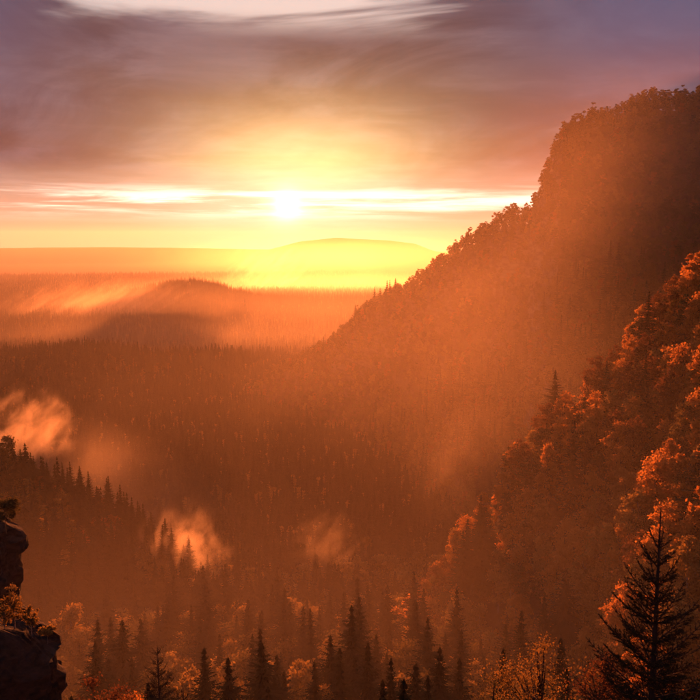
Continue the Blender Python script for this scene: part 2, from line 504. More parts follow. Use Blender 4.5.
for i in range(4):
    make('spruce%d' % i, 26.0, spruce_parts(26.0, (4.9, 4.3, 5.5, 3.8)[i], (32, 34, 30, 36)[i], 10, 5, 100 + i), M['bark'], M['spruce'])
for i, (c_, W) in enumerate((('gold', 3.7), ('orange', 4.4), ('rust', 4.6), ('olive', 4.2), ('gold', 4.6), ('orange', 3.5), ('olive', 5.0))):
    make('leaf%d' % i, 17.0, broadleaf_parts(17.0, W, 34, 110, 0.30, 200 + i, 1.0, 0.16, 1.0, 9, 0.35), M['birch'] if c_ == 'gold' else M['bark'], M[c_])
for i in range(3):
    make('pine%d' % i, 15.0, broadleaf_parts(15.0, 3.2 + 0.3 * i, 26, 110, 0.26, 300 + i, 0.7, 0.24, 1.0, 12, 0.35), M['bark'], M['pine'])

def low_mesh(name, parts, mats):
    tr, cr = parts
    mb = MB()
    for src, mi in ((tr, 0), (cr, 1)):
        for V, F, (n, _) in zip(src.v, src.f, src.m):
            pass
    V0 = np.concatenate(tr.v); 
    me_v = [V0]; faces = [f for F in tr.f for f in F.tolist()]; k = len(faces); off = len(V0)
    V1 = np.concatenate(cr.v); faces += [f for F in cr.f for f in (F + off).tolist()]
    me = bpy.data.meshes.new(name)
    me.from_pydata(np.vstack([V0, V1]).tolist(), [], faces)
    for m in mats: me.materials.append(m)
    mi = np.ones(len(faces), np.int32); mi[:k] = 0
    me.polygons.foreach_set('material_index', mi); me.update()
    return me

LOW = bpy.data.collections.new('forest_sources')    # sources of the wood masses
LOWN = []
def low(name, parts, mats):
    o = bpy.data.objects.new('%02d_%s' % (len(LOWN), name), low_mesh(name, parts, mats))
    LOW.objects.link(o); LOWN.append(name)
for i in range(3):
    low('spruce', spruce_parts(26.0, 4.8 + 0.7 * i, 16, 7, 2, 400 + i, 0.06, 13, 0.72), [M['bark'], M['spruce']])
for i, (c_, W) in enumerate((('gold', 3.9), ('orange', 4.4), ('rust', 4.6), ('olive', 4.2), ('olive', 4.9))):
    low('leaf', broadleaf_parts(17.0, W, 24, 40, 0.62, 500 + i, 1.0, 0.10, 1.0, 4, 0.35), [M['bark'], M[c_]])
for i in range(2):
    low('pine', broadleaf_parts(15.0, 3.0 + 0.3 * i, 20, 40, 0.52, 600 + i, 0.7, 0.24, 1.0, 6, 0.35), [M['bark'], M['pine']])
LOW_H = [26.0] * 3 + [17.0] * 5 + [15.0] * 2

# ------------------------------------------------------------------ where the trees stand
def scatter(r0, r1, space, half=33.0):
    m = int(r1 / space) + 1
    gx, gy = np.meshgrid(np.arange(-m, m + 1) * space, np.arange(0, m + 1) * space)
    gx = gx.ravel() + RNG.uniform(-0.45, 0.45, gx.size) * space
    gy = gy.ravel() + RNG.uniform(-0.45, 0.45, gy.size) * space
    r = np.hypot(gx, gy); a = np.degrees(np.arctan2(gx, gy))
    k = (r > r0) & (r <= r1) & (np.abs(a) < half)
    return gx[k], gy[k]

# trees picked out one by one in the photograph: tip pixel, depth, model
HAND = [
 (167, 597, 152, 'spruce0'), (248, 598, 185, 'spruce1'), (358, 562, 215, 'spruce2'), (440, 645, 118, 'spruce0'), (105, 556, 240, 'spruce3'),
 (135, 588, 205, 'spruce1'), (157, 578, 262, 'spruce3'), (204, 645, 140, 'spruce3'), (310, 606, 190, 'spruce1'), (284, 598, 210, 'spruce3'),
 (260, 626, 160, 'spruce3'), (368, 640, 130, 'spruce2'), (391, 655, 125, 'spruce3'), (404, 676, 100, 'spruce1'), (545, 590, 125, 'spruce3'),
 (566, 566, 140, 'spruce2'), (484, 505, 205, 'spruce2'), (468, 517, 208, 'spruce3'), 
 (15, 456, 372, 'spruce1'), (24, 457, 366, 'spruce3'), (33, 455, 368, 'spruce0'), (57, 470, 358, 'spruce2'), (88, 470, 352, 'spruce2'),
 (108, 475, 348, 'spruce1'), (130, 488, 340, 'spruce3'), (150, 496, 335, 'spruce0'), (340, 645, 128, 'spruce3'), (95, 640, 110, 'spruce0'),
 (110, 615, 135, 'spruce2'), (60, 560, 230, 'spruce3'), (77, 548, 245, 'spruce1'), (228, 655, 115, 'spruce1'),
 (208, 605, 225, 'spruce3'), (330, 590, 225, 'spruce0'), (395, 570, 222, 'spruce3'), (415, 600, 170, 'spruce1'),
 (4, 434, 376, 'leaf3'), (3, 490, 250, 'leaf0'), (70, 600, 120, 'leaf0'), (85, 625, 105, 'leaf4'), (183, 655, 95, 'leaf0'), (222, 660, 95, 'leaf4'),
 (607, 520, 120, 'leaf4'), (660, 458, 118, 'leaf1'), (640, 485, 130, 'leaf0'), (300, 655, 100, 'leaf4'), (460, 590, 160, 'leaf4'), (500, 545, 175, 'leaf0'),
 (540, 500, 180, 'leaf3'), (600, 450, 185, 'leaf3'), (685, 400, 170, 'leaf3'), (480, 600, 130, 'leaf0'), (512, 560, 150, 'leaf4'),
 (692, 530, 85, 'leaf4'), (640, 560, 90, 'leaf3'),
 (535, 430, 236, 'pine1'), (515, 440, 232, 'pine2'), (548, 420, 230, 'pine0'), (660, 300, 246, 'pine1'), (690, 290, 250, 'pine2'),
]
TX = []; TY = []; TH = []; TK = []; TS = []
WANT = {'spruce': 25.0, 'leaf': 17.0, 'pine': 15.0}
for px, py, Y, k in HAND:
    d = ray(px, py); c_ = Y * np.linspace(0.7, 1.7, 60)
    hh = d.z * c_ - height(d.x * c_, c_)
    q = int(np.argmin(np.abs(hh - WANT[k[:-1]]) / 6.0 + np.abs(c_ / Y - 1.0)))
    TX.append(d.x * c_[q]); TY.append(c_[q]); TH.append(float(np.clip(hh[q], 7.0, 33.0))); TK.append(k); TS.append(True)
hx = np.array(TX); hy = np.array(TY)

def vnoise(x, y, lam, seed):
    rg = np.random.default_rng(seed); z = 0
    for i in range(6):
        a, p, q = rg.uniform(0, 6.28), rg.uniform(0, 6.28), rg.uniform(0.6, 1.7)
        z = z + np.sin((x * np.cos(a) + y * np.sin(a)) * 6.28 / (lam * q) + p)
    return z / 3.4

def choose(x, y):
    """kind and height of each scattered tree from where it stands"""
    z = zone_of(x, y); n = len(x)
    con = np.select([z == 0, z == 1, z == 2, z == 3, z >= 4], [0.16, 0.14, 0.74, 0.82, 0.97], 0.34)
    con = np.where((z == -1) & (np.hypot(x, y) > 400), 0.72, con)
    con = np.clip(con + 0.22 * vnoise(x, y, 90, 5) * np.where((z < 3) & (np.hypot(x, y) < 430), 1.0, 0.15), 0.02, 1)
    u = RNG.random(n); hgt = RNG.uniform(0.55, 1.22, n)
    kind = np.where(u < con, 'spruce', 'leaf').astype(object)
    crest = np.zeros(n, bool)
    P, nr, fr = RIDGES['cliff']
    hc = ridge_height(x, y, P, lambda d: d, lambda d: d)
    gz = height(x, y)
    crest = (z == 0) & (hc > gz - 12)
    kind[crest & ((kind == 'spruce') | (RNG.random(n) < 0.62))] = 'pine'
    kind[(z == 1) & (kind == 'spruce') & (RNG.random(n) < 0.6)] = 'pine'
    va = np.degrees(np.arctan2(x, y))
    kind[(va > 17.5) & (va < 24.5) & (np.hypot(x, y) < 215) & (kind == 'spruce')] = 'leaf'
    H = np.where(kind == 'spruce', 24.0, np.where(kind == 'leaf', 15.0, 13.0)) * hgt
    H[crest] *= RNG.uniform(0.5, 1.12, crest.sum())
    H[(z == 0) & (kind == 'leaf')] *= 0.85
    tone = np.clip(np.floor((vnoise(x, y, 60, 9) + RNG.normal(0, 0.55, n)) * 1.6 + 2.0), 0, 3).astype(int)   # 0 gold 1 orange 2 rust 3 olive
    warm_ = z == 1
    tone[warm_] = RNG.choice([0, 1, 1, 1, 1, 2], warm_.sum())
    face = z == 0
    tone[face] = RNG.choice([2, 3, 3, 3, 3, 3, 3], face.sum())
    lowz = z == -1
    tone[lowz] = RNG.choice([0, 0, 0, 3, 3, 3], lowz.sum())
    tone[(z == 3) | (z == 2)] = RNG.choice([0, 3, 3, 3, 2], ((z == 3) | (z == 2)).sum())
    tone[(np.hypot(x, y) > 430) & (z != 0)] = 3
    return z, kind, H, tone, gz

rings = [(88, 420, 5.2), (420, 1060, 4.5), (1060, 1400, 6.4), (1400, 3300, 11.0), (3300, 5200, 21.0)]
AX = []; AY = []
for r0, r1, s_ in rings:
    a, b = scatter(r0, r1, s_)
    AX.append(a); AY.append(b)
_P = RIDGES['cliff'][0]
_a, _b = scatter(430, 1060, 3.8)          # the crest of the cliff ridge is thickly wooded
_k = ridge_height(_a, _b, _P, lambda d: d, lambda d: d) > np.interp(np.arctan2(_a, _b), np.arctan2(_P[::-1, 0], _P[::-1, 1]), _P[::-1, 2]) - 9
AX.append(_a[_k]); AY.append(_b[_k])
AX = np.concatenate(AX); AY = np.concatenate(AY)
keep = np.ones(len(AX), bool)
for a, b in zip(hx, hy):
    keep &= (AX - a) ** 2 + (AY - b) ** 2 > 3.4 ** 2
AX = AX[keep]; AY = AY[keep]
AZ, AK, AH, AT, AG = choose(AX, AY)
# rows: x, y, ground, height, kind, tone, zone, hand model
rows = [(hx[i], hy[i], None, TH[i], TK[i][:-1], -1, None, TK[i]) for i in range(len(hx))]
hz_zone = zone_of(hx, hy); hg = height(hx, hy)
X = np.concatenate([hx, AX]); Y = np.concatenate([hy, AY]); G = np.concatenate([hg, AG])
Hh = np.concatenate([TH, AH]); Z = np.concatenate([hz_zone, AZ])
K = np.concatenate([np.array([k[:-1] for k in TK], object), AK])
T = np.concatenate([np.full(len(hx), -1), AT])
MOD = np.array(TK + [''] * len(AX), object)

# what can be seen from the viewpoint: elevation skyline per azimuth, nearest first
dist = np.hypot(X, Y); azd = np.degrees(np.arctan2(X, Y))
order = np.argsort(dist)
NB = 1600; lim = 40.0
sky_el = np.full(NB, -90.0)
vis = np.zeros(len(X)); gap_ = np.zeros(len(X))
ta, td = np.radians(np.linspace(-lim, lim, NB, endpoint=False) + lim / NB), np.geomspace(20, 5200, 420)
ter_el = np.stack([np.degrees(np.arctan2(height(d * np.sin(ta), d * np.cos(ta)), d)) for d in td])
ti = 0
for i in order:
    d = dist[i]
    while ti < len(td) and td[ti] < d:
        sky_el = np.maximum(sky_el, ter_el[ti]); ti += 1
    wdt = (3.2 if K[i] == 'spruce' else 3.6) * Hh[i] / (26 if K[i] == 'spruce' else 17)
    c0 = (azd[i] + lim) / (2 * lim) * NB
    hw = math.degrees(wdt / d) / (2 * lim) * NB
    a0 = int(max(0, c0 - hw)); a1 = int(min(NB, c0 + hw + 1))
    if a1 <= a0: continue
    et = math.degrees(math.atan2(G[i] + Hh[i], d)); eb = math.degrees(math.atan2(G[i], d))
    colm = (np.arange(a0, a1) + 0.5 - c0) / max(hw, 0.5)
    if K[i] == 'spruce': prof_ = eb + (et - eb) * np.clip(1 - np.abs(colm), 0, 1)
    else: prof_ = eb + (et - eb) * (0.45 + 0.55 * np.sqrt(np.clip(1 - colm ** 2, 0, 1)))
    seg = sky_el[a0:a1]
    vis[i] = np.clip(prof_ - np.maximum(seg, eb), 0, None).sum() * (2 * lim / NB)     # square degrees in view
    gap_[i] = et - seg.min()
    sky_el[a0:a1] = np.maximum(seg, prof_)
infr = (np.abs(azd) < 24.5) & (np.degrees(np.arctan2(G + Hh, dist)) > -31.5)
score = np.where(infr, vis, 0)

ZP = {0: ('on the big shaded cliff ridge', 'trees of the cliff ridge'), 1: ('on the sunlit spur below the cliff ridge', 'trees of the sunlit spur'),
      2: ('on the slope above the rock towers', 'trees of the slope above the rock towers'), 3: ('on the dark wooded hill across the valley', 'trees of the hill across the valley'),
      -1: ('in the forest on the valley floor', 'trees of the valley floor'),
      -2: ('in the dim forest below the viewpoint', 'trees below the viewpoint'), -3: ('in the deep hazy valley below the cliff ridge', 'trees of the deep valley')}
SPRUCE_LOOK = {'spruce0': 'full-skirted', 'spruce1': 'evenly tapered', 'spruce2': 'broad-based', 'spruce3': 'slim'}
PINE_LOOK = {'pine0': 'narrow', 'pine1': 'rounded', 'pine2': 'spreading'}
TONE_NAME = ('golden', 'orange', 'rust red', 'olive brown')
LEAF_BY_TONE = {0: ('leaf0', 'leaf4'), 1: ('leaf1', 'leaf5'), 2: ('leaf2', 'leaf2'), 3: ('leaf3', 'leaf6')}
TONE_OF = {'leaf0': 0, 'leaf4': 0, 'leaf1': 1, 'leaf5': 1, 'leaf2': 2, 'leaf3': 3, 'leaf6': 3}

def plant(name, model, x, y, g, H, rot, wide, label, group, cat='tree'):
    H0, tm, cm = TEMPL[model]
    e = bpy.data.objects.new(name, None); COL.objects.link(e)
    e.empty_display_size = 0.5
    e.location = (x, y, g - 0.15); e.rotation_euler = (0, 0, rot)
    s = H / H0; e.scale = (s * wide, s * wide, s)
    tag(e, label, cat, group)
    obj('trunk', tm, e); obj('crown', cm, e)
    return e

single = np.zeros(len(X), bool)
for kind, cap_n in (('spruce', 300), ('leaf', 300), ('pine', 120)):
    ids = np.where((K == kind) & (score > 0.02))[0]
    ids = ids[np.argsort(-score[ids])][:cap_n]
    single[ids] = True
single[:len(hx)] = True
prg = random.Random(5)
for i in np.where(single)[0]:
    zn = int(Z[i]); zn = zn if zn in ZP else 3
    if zn == -1: zn = -2 if dist[i] < 175 else (-3 if dist[i] > 420 else -1)
    where, grp = ZP[zn]
    if MOD[i]: model = MOD[i]
    elif K[i] == 'spruce': model = 'spruce%d' % prg.randrange(4)
    elif K[i] == 'pine': model = 'pine%d' % prg.randrange(3)
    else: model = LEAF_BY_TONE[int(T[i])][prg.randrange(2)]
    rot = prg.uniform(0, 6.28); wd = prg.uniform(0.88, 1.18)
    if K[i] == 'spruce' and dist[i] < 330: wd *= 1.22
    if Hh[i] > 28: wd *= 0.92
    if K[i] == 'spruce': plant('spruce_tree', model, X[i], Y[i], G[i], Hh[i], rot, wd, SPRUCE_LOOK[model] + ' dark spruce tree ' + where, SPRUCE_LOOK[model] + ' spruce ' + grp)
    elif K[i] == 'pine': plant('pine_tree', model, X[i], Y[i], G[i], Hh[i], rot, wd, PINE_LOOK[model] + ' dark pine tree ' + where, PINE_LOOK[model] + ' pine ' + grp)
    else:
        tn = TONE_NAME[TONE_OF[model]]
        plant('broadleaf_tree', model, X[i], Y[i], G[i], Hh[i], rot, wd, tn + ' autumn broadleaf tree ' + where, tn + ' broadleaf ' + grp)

# the rest of the woods, one mass for each hill
def wood(name, idx, label):
    if len(idx) == 0: return
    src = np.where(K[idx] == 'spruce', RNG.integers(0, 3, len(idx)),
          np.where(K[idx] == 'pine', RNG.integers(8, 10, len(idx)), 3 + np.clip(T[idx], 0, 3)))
    src = np.where((src == 6) & (RNG.random(len(idx)) < 0.5), 7, src)
    me = bpy.data.meshes.new(name)
    me.from_pydata(np.stack([X[idx], Y[idx], G[idx] - 0.15], 1).tolist(), [], [])
    a = me.attributes.new('pick', 'INT', 'POINT'); a.data.foreach_set('value', src.astype(np.int32))
    s = Hh[idx] / np.array(LOW_H)[src]
    wd = s * RNG.uniform(0.9, 1.2, len(idx))
    a = me.attributes.new('size', 'FLOAT_VECTOR', 'POINT'); a.data.foreach_set('vector', np.stack([wd, wd, s], 1).astype(np.float32).ravel())
    a = me.attributes.new('turn', 'FLOAT', 'POINT'); a.data.foreach_set('value', RNG.uniform(0, 6.28, len(idx)).astype(np.float32))
    o = obj(name, me); tag(o, label, 'forest', None, 'stuff')
    md = o.modifiers.new('trees', 'NODES'); md.node_group = wood_nodes()

def wood_nodes():
    if 'wood_nodes' in bpy.data.node_groups: return bpy.data.node_groups['wood_nodes']
    g = bpy.data.node_groups.new('wood_nodes', 'GeometryNodeTree')
    g.interface.new_socket('Geometry', in_out='INPUT', socket_type='NodeSocketGeometry')
    g.interface.new_socket('Geometry', in_out='OUTPUT', socket_type='NodeSocketGeometry')
    N = g.nodes.new; L = g.links.new
    gi = N('NodeGroupInput'); go = N('NodeGroupOutput')
    ci = N('GeometryNodeCollectionInfo'); ci.inputs['Collection'].default_value = LOW
    ci.inputs['Separate Children'].default_value = True; ci.inputs['Reset Children'].default_value = True
    def attr(nm, ty):
        n = N('GeometryNodeInputNamedAttribute'); n.data_type = ty; n.inputs['Name'].default_value = nm
        return n.outputs['Attribute']
    iop = N('GeometryNodeInstanceOnPoints')
    L(gi.outputs[0], iop.inputs['Points']); L(ci.outputs[0], iop.inputs['Instance'])
    iop.inputs['Pick Instance'].default_value = True
    L(attr('pick', 'INT'), iop.inputs['Instance Index'])
    cx = N('ShaderNodeCombineXYZ'); L(attr('turn', 'FLOAT'), cx.inputs[2])
    L(cx.outputs[0], iop.inputs['Rotation']); L(attr('size', 'FLOAT_VECTOR'), iop.inputs['Scale'])
    L(iop.outputs[0], go.inputs[0])
    return g

loose = (~single) & (gap_ > -0.9) & (np.abs(azd) < 33)
for zn, nm, lb in ((0, 'ridge_forest', 'autumn forest covering the big shaded cliff ridge'), (1, 'spur_forest', 'orange autumn wood covering the sunlit spur'),
                   (2, 'slope_forest', 'mixed wood on the slope above the rock towers'), (3, 'hill_forest', 'dark spruce forest on the hill across the valley'),
                   (4, 'hazy_forest', 'hazy spruce forest on the hill under the sun'), (5, 'distant_forest', 'faint woods on the far hazy rise'),
                   (-1, 'valley_forest', 'misty spruce and broadleaf forest filling the valley floor')):
    wood(nm, np.where(loose & (Z == zn))[0], lb)
print('TREES', len(X), 'single', int(single.sum()), 'loose', int(loose.sum()))

# ------------------------------------------------------------------ near things
def ground_z(x, y): return float(height(np.array([x]), np.array([y]))[0])

def young_spruce(tip, ground, label, seed, reach=1.0, vis=4.6, gap=0.40, needles=330, detail=1.0):
    """a young spruce close by: leader, rising whorls, twigs set with needles"""
    rg = np.random.default_rng(seed)
    H = tip.z - ground
    tr = MB(); cr = MB()
    wob = [(0.02 * math.sin(i), 0.02 * math.cos(i * 1.3)) for i in range(6)]
    tr.tube([(wob[0][0], 0, -0.3), (wob[1][0], wob[1][1], H * 0.4), (0.02, -0.02, H - 3.0), (0.01, 0, H - 0.9), (0, 0, H)], [0.15, 0.11, 0.055, 0.022, 0.006], 8)
    NP = []; ND = []; NT = []
    def needle_line(a, b, dens, skip=0.0):
        L = np.linalg.norm(b - a); n = int(L * dens * detail)
        if n < 2: return
        t = (b - a) / L
        u = skip + (1 - skip) * rg.random(n)
        NP.append(a + (b - a) * u[:, None])
        w = rand_unit(n, rg); w -= (w @ t)[:, None] * t; w /= np.linalg.norm(w, axis=1)[:, None] + 1e-9
        dd = w * 0.85 + t * rg.uniform(0.3, 0.9, n)[:, None]
        ND.append(dd / np.linalg.norm(dd, axis=1)[:, None]); NT.append(np.cross(dd, rand_unit(n, rg)))
    needle_line(np.array([0, 0, H - 0.85]), np.array([0, 0, H]), needles * 0.9)
    needle_line(np.array([0, 0, H - 2.4]), np.array([0, 0, H - 0.85]), needles * 0.7)
    z = H - 0.88; w = 0
    while z > H - vis and z > 0.6:
        dep = H - z
        n = 5 if w == 0 else rg.integers(6, 9)
        off = rg.uniform(0, 6.28)
        for b in range(n):
            inter = b >= 5
            z0 = z - (rg.uniform(0.05, gap * 0.8) if inter else 0)
            ph = off + 2 * np.pi * b / (5 if not inter else 2.3) + rg.normal(0, 0.18)
            L = reach * (0.16 + 0.36 * dep) * rg.uniform(0.75, 1.15) * (0.55 if inter else 1.0)
            L = min(L, 2.3 * reach)
            e0 = R(np.clip(52 - dep * 7.0, 16, 52)) + rg.normal(0, 0.10); e1 = e0 + R(20)
            d = np.array([math.cos(ph), math.sin(ph), 0]); up = np.array([0, 0, 1.0])
            sd_ = np.array([-d[1], d[0], 0])
            S_ = 8; P = [np.array([0, 0, z0])]
            for k in range(S_):
                e = e0 + (e1 - e0) * (k / S_) ** 1.5
                P.append(P[-1] + (d * math.cos(e) + up * math.sin(e)) * L / S_)
            cr.tube([tuple(p) for p in P], list(np.linspace(0.011 + 0.005 * L, 0.004, S_ + 1)), 5, 1)
            for k in range(S_): needle_line(P[k], P[k + 1], needles)
            m = max(2, int(L / 0.135))
            for q in range(1, m):
                u = q / m; f = u * S_; k = min(int(f), S_ - 1)
                p0 = P[k] + (P[k + 1] - P[k]) * (f - k); t = P[k + 1] - P[k]; t /= np.linalg.norm(t)
                for sg in (-1, 1):
                    tl = min(0.55, 0.38 * L * (1 - u) + 0.05) * rg.uniform(0.6, 1.15)
                    td = t * 0.72 + sd_ * sg * rg.uniform(0.55, 0.95) + up * rg.uniform(-0.18, 0.22)
                    td /= np.linalg.norm(td)
                    p1 = p0 + td * tl + up * tl * 0.06
                    cr.tube([tuple(p0), tuple(p1)], [0.007, 0.004], 4, 1)
                    needle_line(p0, p1, needles)
                    if tl > 0.24:
                        for sg2 in (-1, 1):
                            for uu in (0.35, 0.65):
                                a_ = p0 + (p1 - p0) * uu
                                t2 = td * 0.7 + np.cross(td, up) * sg2 * 0.7; b_ = a_ + t2 / np.linalg.norm(t2) * tl * 0.42
                                cr.tube([tuple(a_), tuple(b_)], [0.004, 0.002], 3, 1)
                                needle_line(a_, b_, needles)
        z -= gap * rg.uniform(0.8, 1.2); w += 1
    NP = np.concatenate(NP); ND = np.concatenate(ND); NT = np.concatenate(NT)
    NT /= np.linalg.norm(NT, axis=1)[:, None] + 1e-9
    ln = rg.uniform(0.011, 0.017, len(NP))[:, None]
    cr.quads(NP + ND * ln, ND * ln, NT * (0.0032 if detail >= 1 else 0.007))
    e = bpy.data.objects.new('spruce_tree', None); COL.objects.link(e)
    e.location = (tip.x, tip.y, ground); tag(e, label, 'tree')
    obj('trunk', tr.mesh('near_spruce_trunk', [M['bark']], True), e)
    obj('crown', cr.mesh('near_spruce_crown', [M['spruce'], M['bark']]), e)
    return e

_t = at(661, 507, 15.5)
young_spruce(_t, ground_z(_t.x, _t.y), 'young black-green spruce with a long bare leader close to the viewpoint', 41, 1.0, 5.4)
_t = at(157, 641, 44.0)
young_spruce(_t, ground_z(_t.x, _t.y), 'slim black-green spruce standing alone beside the rust red shrubs', 42, 1.15, 10.0, 0.62, 260, 0.4)
_t = at(183, 686, 41.0)
young_spruce(_t, ground_z(_t.x, _t.y), 'short black-green spruce tip next to the slim dark spruce', 43, 1.1, 7.0, 0.6, 260, 0.4)

def near_leaf(px, py, Y, W, leaf, label, seed, clumps=60, leaves=240, size=0.06, on=None, bark='bark', bare=0.25, cat='tree', name='broadleaf_tree'):
    p = at(px, py, Y); g = ground_z(p.x, p.y) if on is None else on
    H = p.z - g
    tr, cr = broadleaf_parts(H, W, clumps, leaves, size, seed, 0.9, bare, 1.4, min(clumps, 40), 0.25)
    e = bpy.data.objects.new(name, None); COL.objects.link(e)
    e.location = (p.x, p.y, g); tag(e, label, cat)
    obj('trunk', tr.mesh('near_trunk', [M[bark]], True), e)
    obj('crown', cr.mesh('near_crown', [M[leaf]]), e)
near_leaf(545, 628, 30.0, 2.3, 'gold', 'sparse golden brown beech beside the black-green young spruce', 51, 70, 150, 0.05)
near_leaf(498, 655, 27.0, 1.6, 'olive', 'olive leaved beech leaning against the sparse golden brown beech', 52, 50, 130, 0.048)
near_leaf(603, 646, 33.0, 1.9, 'rust', 'dark rust leaved beech between the young spruce and golden brown beech', 53, 50, 140, 0.052)
near_leaf(104, 668, 45.0, 2.6, 'rust', 'rust red leafy shrub tree between the lower rock tower and slim spruce', 54, 50, 160, 0.085)
near_leaf(72, 688, 42.0, 1.7, 'rust', 'low rust red shrub at the foot of the lower rock tower', 55, 40, 140, 0.08)
near_leaf(134, 684, 47.0, 1.6, 'orange', 'orange leafy shrub tucked under the slim dark spruce', 56, 36, 140, 0.08)

def rock_tower(cx, cy, ax, ay, z0, z1, seed, label, slope=0.0):
    """weathered sandstone tower: strata set in and out, vertical joints, rounded top"""
    rg = np.random.default_rng(seed)
    nA, nZ = 96, 64
    lay = np.cumsum(rg.uniform(0.4, 2.6, 60)); lay_off = rg.normal(0, 0.035, 61)
    joints = [(rg.uniform(0, 2 * np.pi), rg.uniform(0.03, 0.10), rg.uniform(0.02, 0.05)) for _ in range(9)]
    ph = rg.uniform(0, 6.28, 8)
    blk = rg.normal(0, 0.045, (61, 14))
    V = []; F = []
    for i in range(nZ + 1):
        t = i / nZ; z = z0 + (z1 - z0) * t
        sh = 1.0 + 0.10 * (1 - t) + lay_off[np.searchsorted(lay, z - z0)]
        if t > 0.93: sh *= math.sqrt(max(0.0, 1 - ((t - 0.93) / 0.07) ** 2 * 0.45))
        for j in range(nA):
            a = 2 * np.pi * j / nA
            c_, s_ = math.cos(a), math.sin(a)
            q = (abs(c_) ** 3.2 + abs(s_) ** 3.2) ** (-1 / 3.2)
            r = q * sh
            for g_, w_, dp in joints:
                dd = abs((a - g_ + np.pi) % (2 * np.pi) - np.pi)
                r *= 1 - dp * math.exp(-(dd / w_) ** 2) * (0.6 + 0.6 * math.sin(z * 0.4 + g_ * 5))
            r *= 1 + 0.035 * math.sin(3 * a + ph[0] + z * 0.12) + 0.02 * math.sin(7 * a + ph[1] - z * 0.3) + rg.normal(0, 0.006)
            li = int(np.searchsorted(lay, z - z0)); r *= 1 + blk[li, int((a / (2 * np.pi) + 0.013 * li) * 14) % 14]
            x = c_ * r * ax; y = s_ * r * ay
            V.append((cx + x, cy + y, z + slope * x * t + rg.normal(0, 0.05) * (t > 0.9)))
    for i in range(nZ):
        for j in range(nA):
            F.append((i * nA + j, i * nA + (j + 1) % nA, (i + 1) * nA + (j + 1) % nA, (i + 1) * nA + j))
    for k, sc in enumerate((0.66, 0.33)):
        base = len(V)
        src = V[nZ * nA:(nZ + 1) * nA]
        for (x, y, z) in src:
            V.append((cx + (x - cx) * sc, cy + (y - cy) * sc, z1 + slope * (x - cx) * sc + 0.35 * (k + 1) + 0.25 * math.sin(x * 1.3 + y)))
        pb = nZ * nA if k == 0 else base - nA
        for j in range(nA): F.append((pb + j, pb + (j + 1) % nA, base + (j + 1) % nA, base + j))
    V.append((cx, cy, z1 + 1.0)); b = len(V) - 1 - nA
    for j in range(nA): F.append((b + j, b + (j + 1) % nA, len(V) - 1))
    mb = MB(); mb.v = [np.array(V)]; mb.n = len(V)
    me = bpy.data.meshes.new('rock_tower'); me.from_pydata([tuple(map(float, v)) for v in V], [], F)
    me.materials.append(M['rock']); me.update()
    return tag(obj('rock_tower', me), label, 'rock')
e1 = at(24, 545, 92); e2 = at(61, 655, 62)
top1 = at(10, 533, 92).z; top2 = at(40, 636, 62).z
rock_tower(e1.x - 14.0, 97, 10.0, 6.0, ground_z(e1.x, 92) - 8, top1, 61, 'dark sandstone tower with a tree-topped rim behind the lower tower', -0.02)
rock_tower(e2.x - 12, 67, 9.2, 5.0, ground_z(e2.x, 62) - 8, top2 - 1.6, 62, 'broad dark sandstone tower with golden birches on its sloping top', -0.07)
for q, (px, py, Y, W, sd_, lb) in enumerate((
        (12, 583, 67, 1.0, 71, 'small golden birch on the sloping rock tower top beside the cliff wall'),
        (30, 604, 67, 0.8, 72, 'thin golden birch in the middle of the rock tower top'),
        (47, 628, 66.5, 0.8, 73, 'low golden birch at the outer rim of the rock tower top'),
        (3, 600, 66.5, 1.0, 74, 'bushy golden birch deep on the sloping rock tower top'))):
    p = at(px, py, Y)
    near_leaf(px, py, Y, W, 'gold', lb, sd_, 26, 70, 0.085, on=top2 - 1.5 - 0.07 * (p.x - e2.x + 12), bark='birch', bare=0.15)
near_leaf(4, 500, 95, 2.0, 'olive', 'olive brown broadleaf tree on the rim of the darker rock tower', 75, 30, 110, 0.13, on=top1 - 0.2)

# ------------------------------------------------------------------ haze
def haze_box():
    m = bpy.data.materials.new('haze'); m.use_nodes = True
    t = m.node_tree; t.nodes.clear()
    v = t.nodes.new('ShaderNodeVolumePrincipled')
    v.inputs['Color'].default_value = (0.93, 0.88, 0.84, 1)
    v.inputs['Density'].default_value = 4.0e-5
    v.inputs['Anisotropy'].default_value = 0.55
    o = t.nodes.new('ShaderNodeOutputMaterial'); t.links.new(v.outputs[0], o.inputs['Volume'])
    mb = MB()
    x0, x1, y0, y1, z0, z1 = -11800, 11800, -11800, 11800, -320, 122
    V = [(x, y, z) for z in (z0, z1) for y in (y0, y1) for x in (x0, x1)]
    F = [(0, 2, 3, 1), (4, 5, 7, 6), (0, 1, 5, 4), (2, 6, 7, 3), (0, 4, 6, 2), (1, 3, 7, 5)]
    mb.add(V, F)
    tag(obj('haze', mb.mesh('haze', [m])), 'even orange evening haze filling the whole valley', 'haze', None, 'stuff')
haze_box()

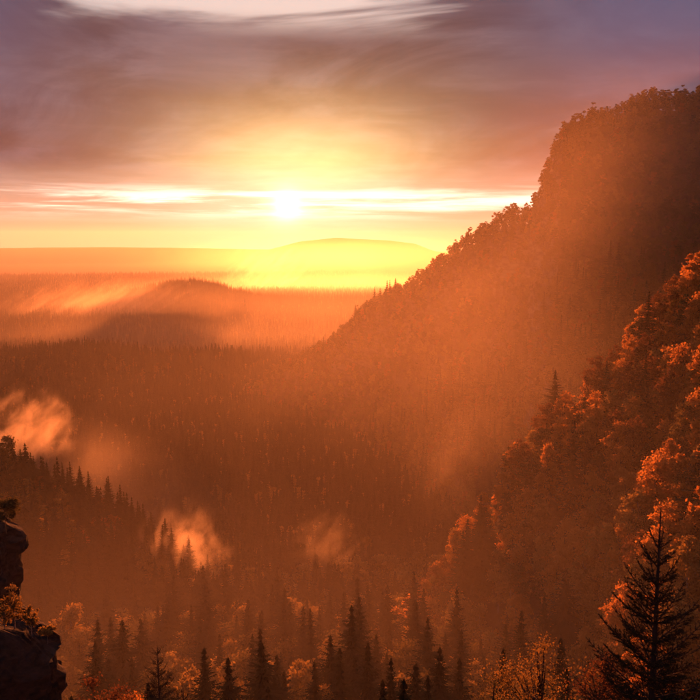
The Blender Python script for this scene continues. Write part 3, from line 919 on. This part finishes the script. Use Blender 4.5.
def mist(label, centre, radii, density, freq=2.0, lo=0.40, hi=0.66, seed=0.0, rot=0.0, aniso=0.70, base=0.0, shear=0.0, ragged=0.0, step=1.0):
    """a bank of drifting mist: a soft-edged body of droplets torn by noise"""
    m = bpy.data.materials.new('mist'); m.use_nodes = True
    t = m.node_tree; t.nodes.clear()
    tcn = t.nodes.new('ShaderNodeTexCoord'); sp = t.nodes.new('ShaderNodeSeparateXYZ')
    t.links.new(tcn.outputs['Object'], sp.inputs[0])
    x, y, z = (S(t, sp.outputs[i]) for i in range(3))
    body = (1.0 - (x * x + y * y + z * z)).mx(0.0)
    body = body * body * (body * 0.5 + 0.5)
    big = max(radii); k = [r / big for r in radii]
    fx, fz = (1.15, 0.75) if ragged else (1.0, 1.0)
    n = noise(t, vec(t, x * (k[0] * fx) + z * (k[2] * shear) + seed, y * k[1], z * (k[2] * fz)), freq, 4 if ragged else 1.5, 0.60, 0.55 if ragged else 0.25)
    dens = body * (n.step(lo, hi) * (1.0 - base) + base) * density
    if ragged: dens = (body * 1.15 + (n - 0.5) * ragged - 0.34).mx(0.0) * body.step(0.0, 0.25) * density
    try: m.cycles.volume_step_rate = step
    except Exception: pass
    v = t.nodes.new('ShaderNodeVolumePrincipled')
    v.inputs['Color'].default_value = (0.95, 0.86, 0.76, 1)
    v.inputs['Anisotropy'].default_value = aniso
    t.links.new(dens.s, v.inputs['Density'])
    o = t.nodes.new('ShaderNodeOutputMaterial'); t.links.new(v.outputs[0], o.inputs['Volume'])
    bm = bmesh.new(); bmesh.ops.create_icosphere(bm, subdivisions=3, radius=1.05)
    me = bpy.data.meshes.new('mist'); bm.to_mesh(me); bm.free(); me.materials.append(m)
    e = obj('mist', me); e.location = centre; e.scale = radii; e.rotation_euler = (0, rot, 0)
    tag(e, label, 'mist', None, 'stuff')
    return e

mist('thin mist lying over the valley floor forest', (20, 130, -86), (230, 112, 60), 1.4e-3, 2.6, 0.3, 0.75, 1.0, base=0.5, aniso=0.45)
mist('drifting mist in the deep valley below the cliff ridge', (-60, 640, -150), (420, 270, 100), 0.12e-3, 2.4, 0.3, 0.75, 5.0, base=0.3)
mist('thin mist hanging in front of the shaded cliff', (205, 455, 5), (210, 110, 130), 1.9e-3, 1.5, 0.25, 0.8, 9.0, base=0.5, aniso=0.55)
mist('mist lying in the trough behind the dark wooded hill', (-300, 1850, -175), (1000, 480, 90), 0.24e-3, 3.0, 0.35, 0.7, 3.0, base=0.7)
mist('low mist bank tucked right behind the dark wooded hill crest', (-330, 1480, -186), (620, 250, 44), 0.9e-3, 3.0, 0.3, 0.75, 21.0, base=0.5)
mist('veil of mist in front of the sunlit spur', (85, 150, -50), (95, 75, 55), 0.7e-3, 2.0, 0.3, 0.75, 14.0, base=0.5, aniso=0.45)
mist('broad glowing mist sheet over the far plain', (300, 3850, -95), (1750, 950, 150), 0.36e-3, 4.0, 0.35, 0.7, 15.0, base=0.7, aniso=0.8)
mist('low mist lying in the gap beyond the hazy hill', (300, 3250, -190), (1500, 640, 75), 0.9e-3, 4.0, 0.35, 0.7, 18.0, base=0.7, aniso=0.8)
mist('thin drifting mist between the viewpoint and the cliff ridge', tuple(at(455, 345, 265)), (95, 105, 62), 1.2e-3, 2.0, 0.3, 0.7, 17.0, base=0.4, aniso=0.6, shear=-0.6)
def wisp(label, px, py, Y, wpx, hpx, density, **kw):
    s_ = Y / FPX
    return mist(label, tuple(at(px, py, Y)), (wpx * s_ / 2, wpx * s_ / 2.2, hpx * s_ / 2), density, **kw)
wisp('bright mist plume rising behind the spruce slope', 32, 432, 500, 125, 125, 0.011, seed=2.0, freq=3.6, shear=-0.45, ragged=4.2, step=0.7)
wisp('small glowing mist plume rising out of the valley spruces', 182, 558, 335, 135, 150, 0.020, seed=20.3, freq=3.6, shear=-0.35, ragged=4.0, step=0.7)
wisp('long mist drift rising behind the spruce slope crest', 120, 492, 450, 380, 110, 0.0026, seed=16.0, freq=3.0, base=0.45, rot=R(27))
wisp('faint mist puff in the middle of the valley', 325, 548, 345, 110, 110, 0.004, seed=24.4, freq=4.0, shear=-0.7, ragged=4.2, step=0.7)
wisp('mist glowing behind the edge of the sunlit spur', 470, 470, 330, 190, 190, 0.0016, seed=6.5, freq=3.0, base=0.25, shear=-0.5)
wisp('torn mist streaks on the face of the hazy hill', 110, 306, 2250, 280, 75, 0.0012, seed=8.0, freq=9.0, shear=-1.6, ragged=4.2, step=0.7)
wisp('glaring mist streaks beyond the hill under the sun', 270, 274, 3400, 130, 90, 0.0018, seed=12.0, freq=7.0, shear=-1.2, ragged=4.2, step=0.7)
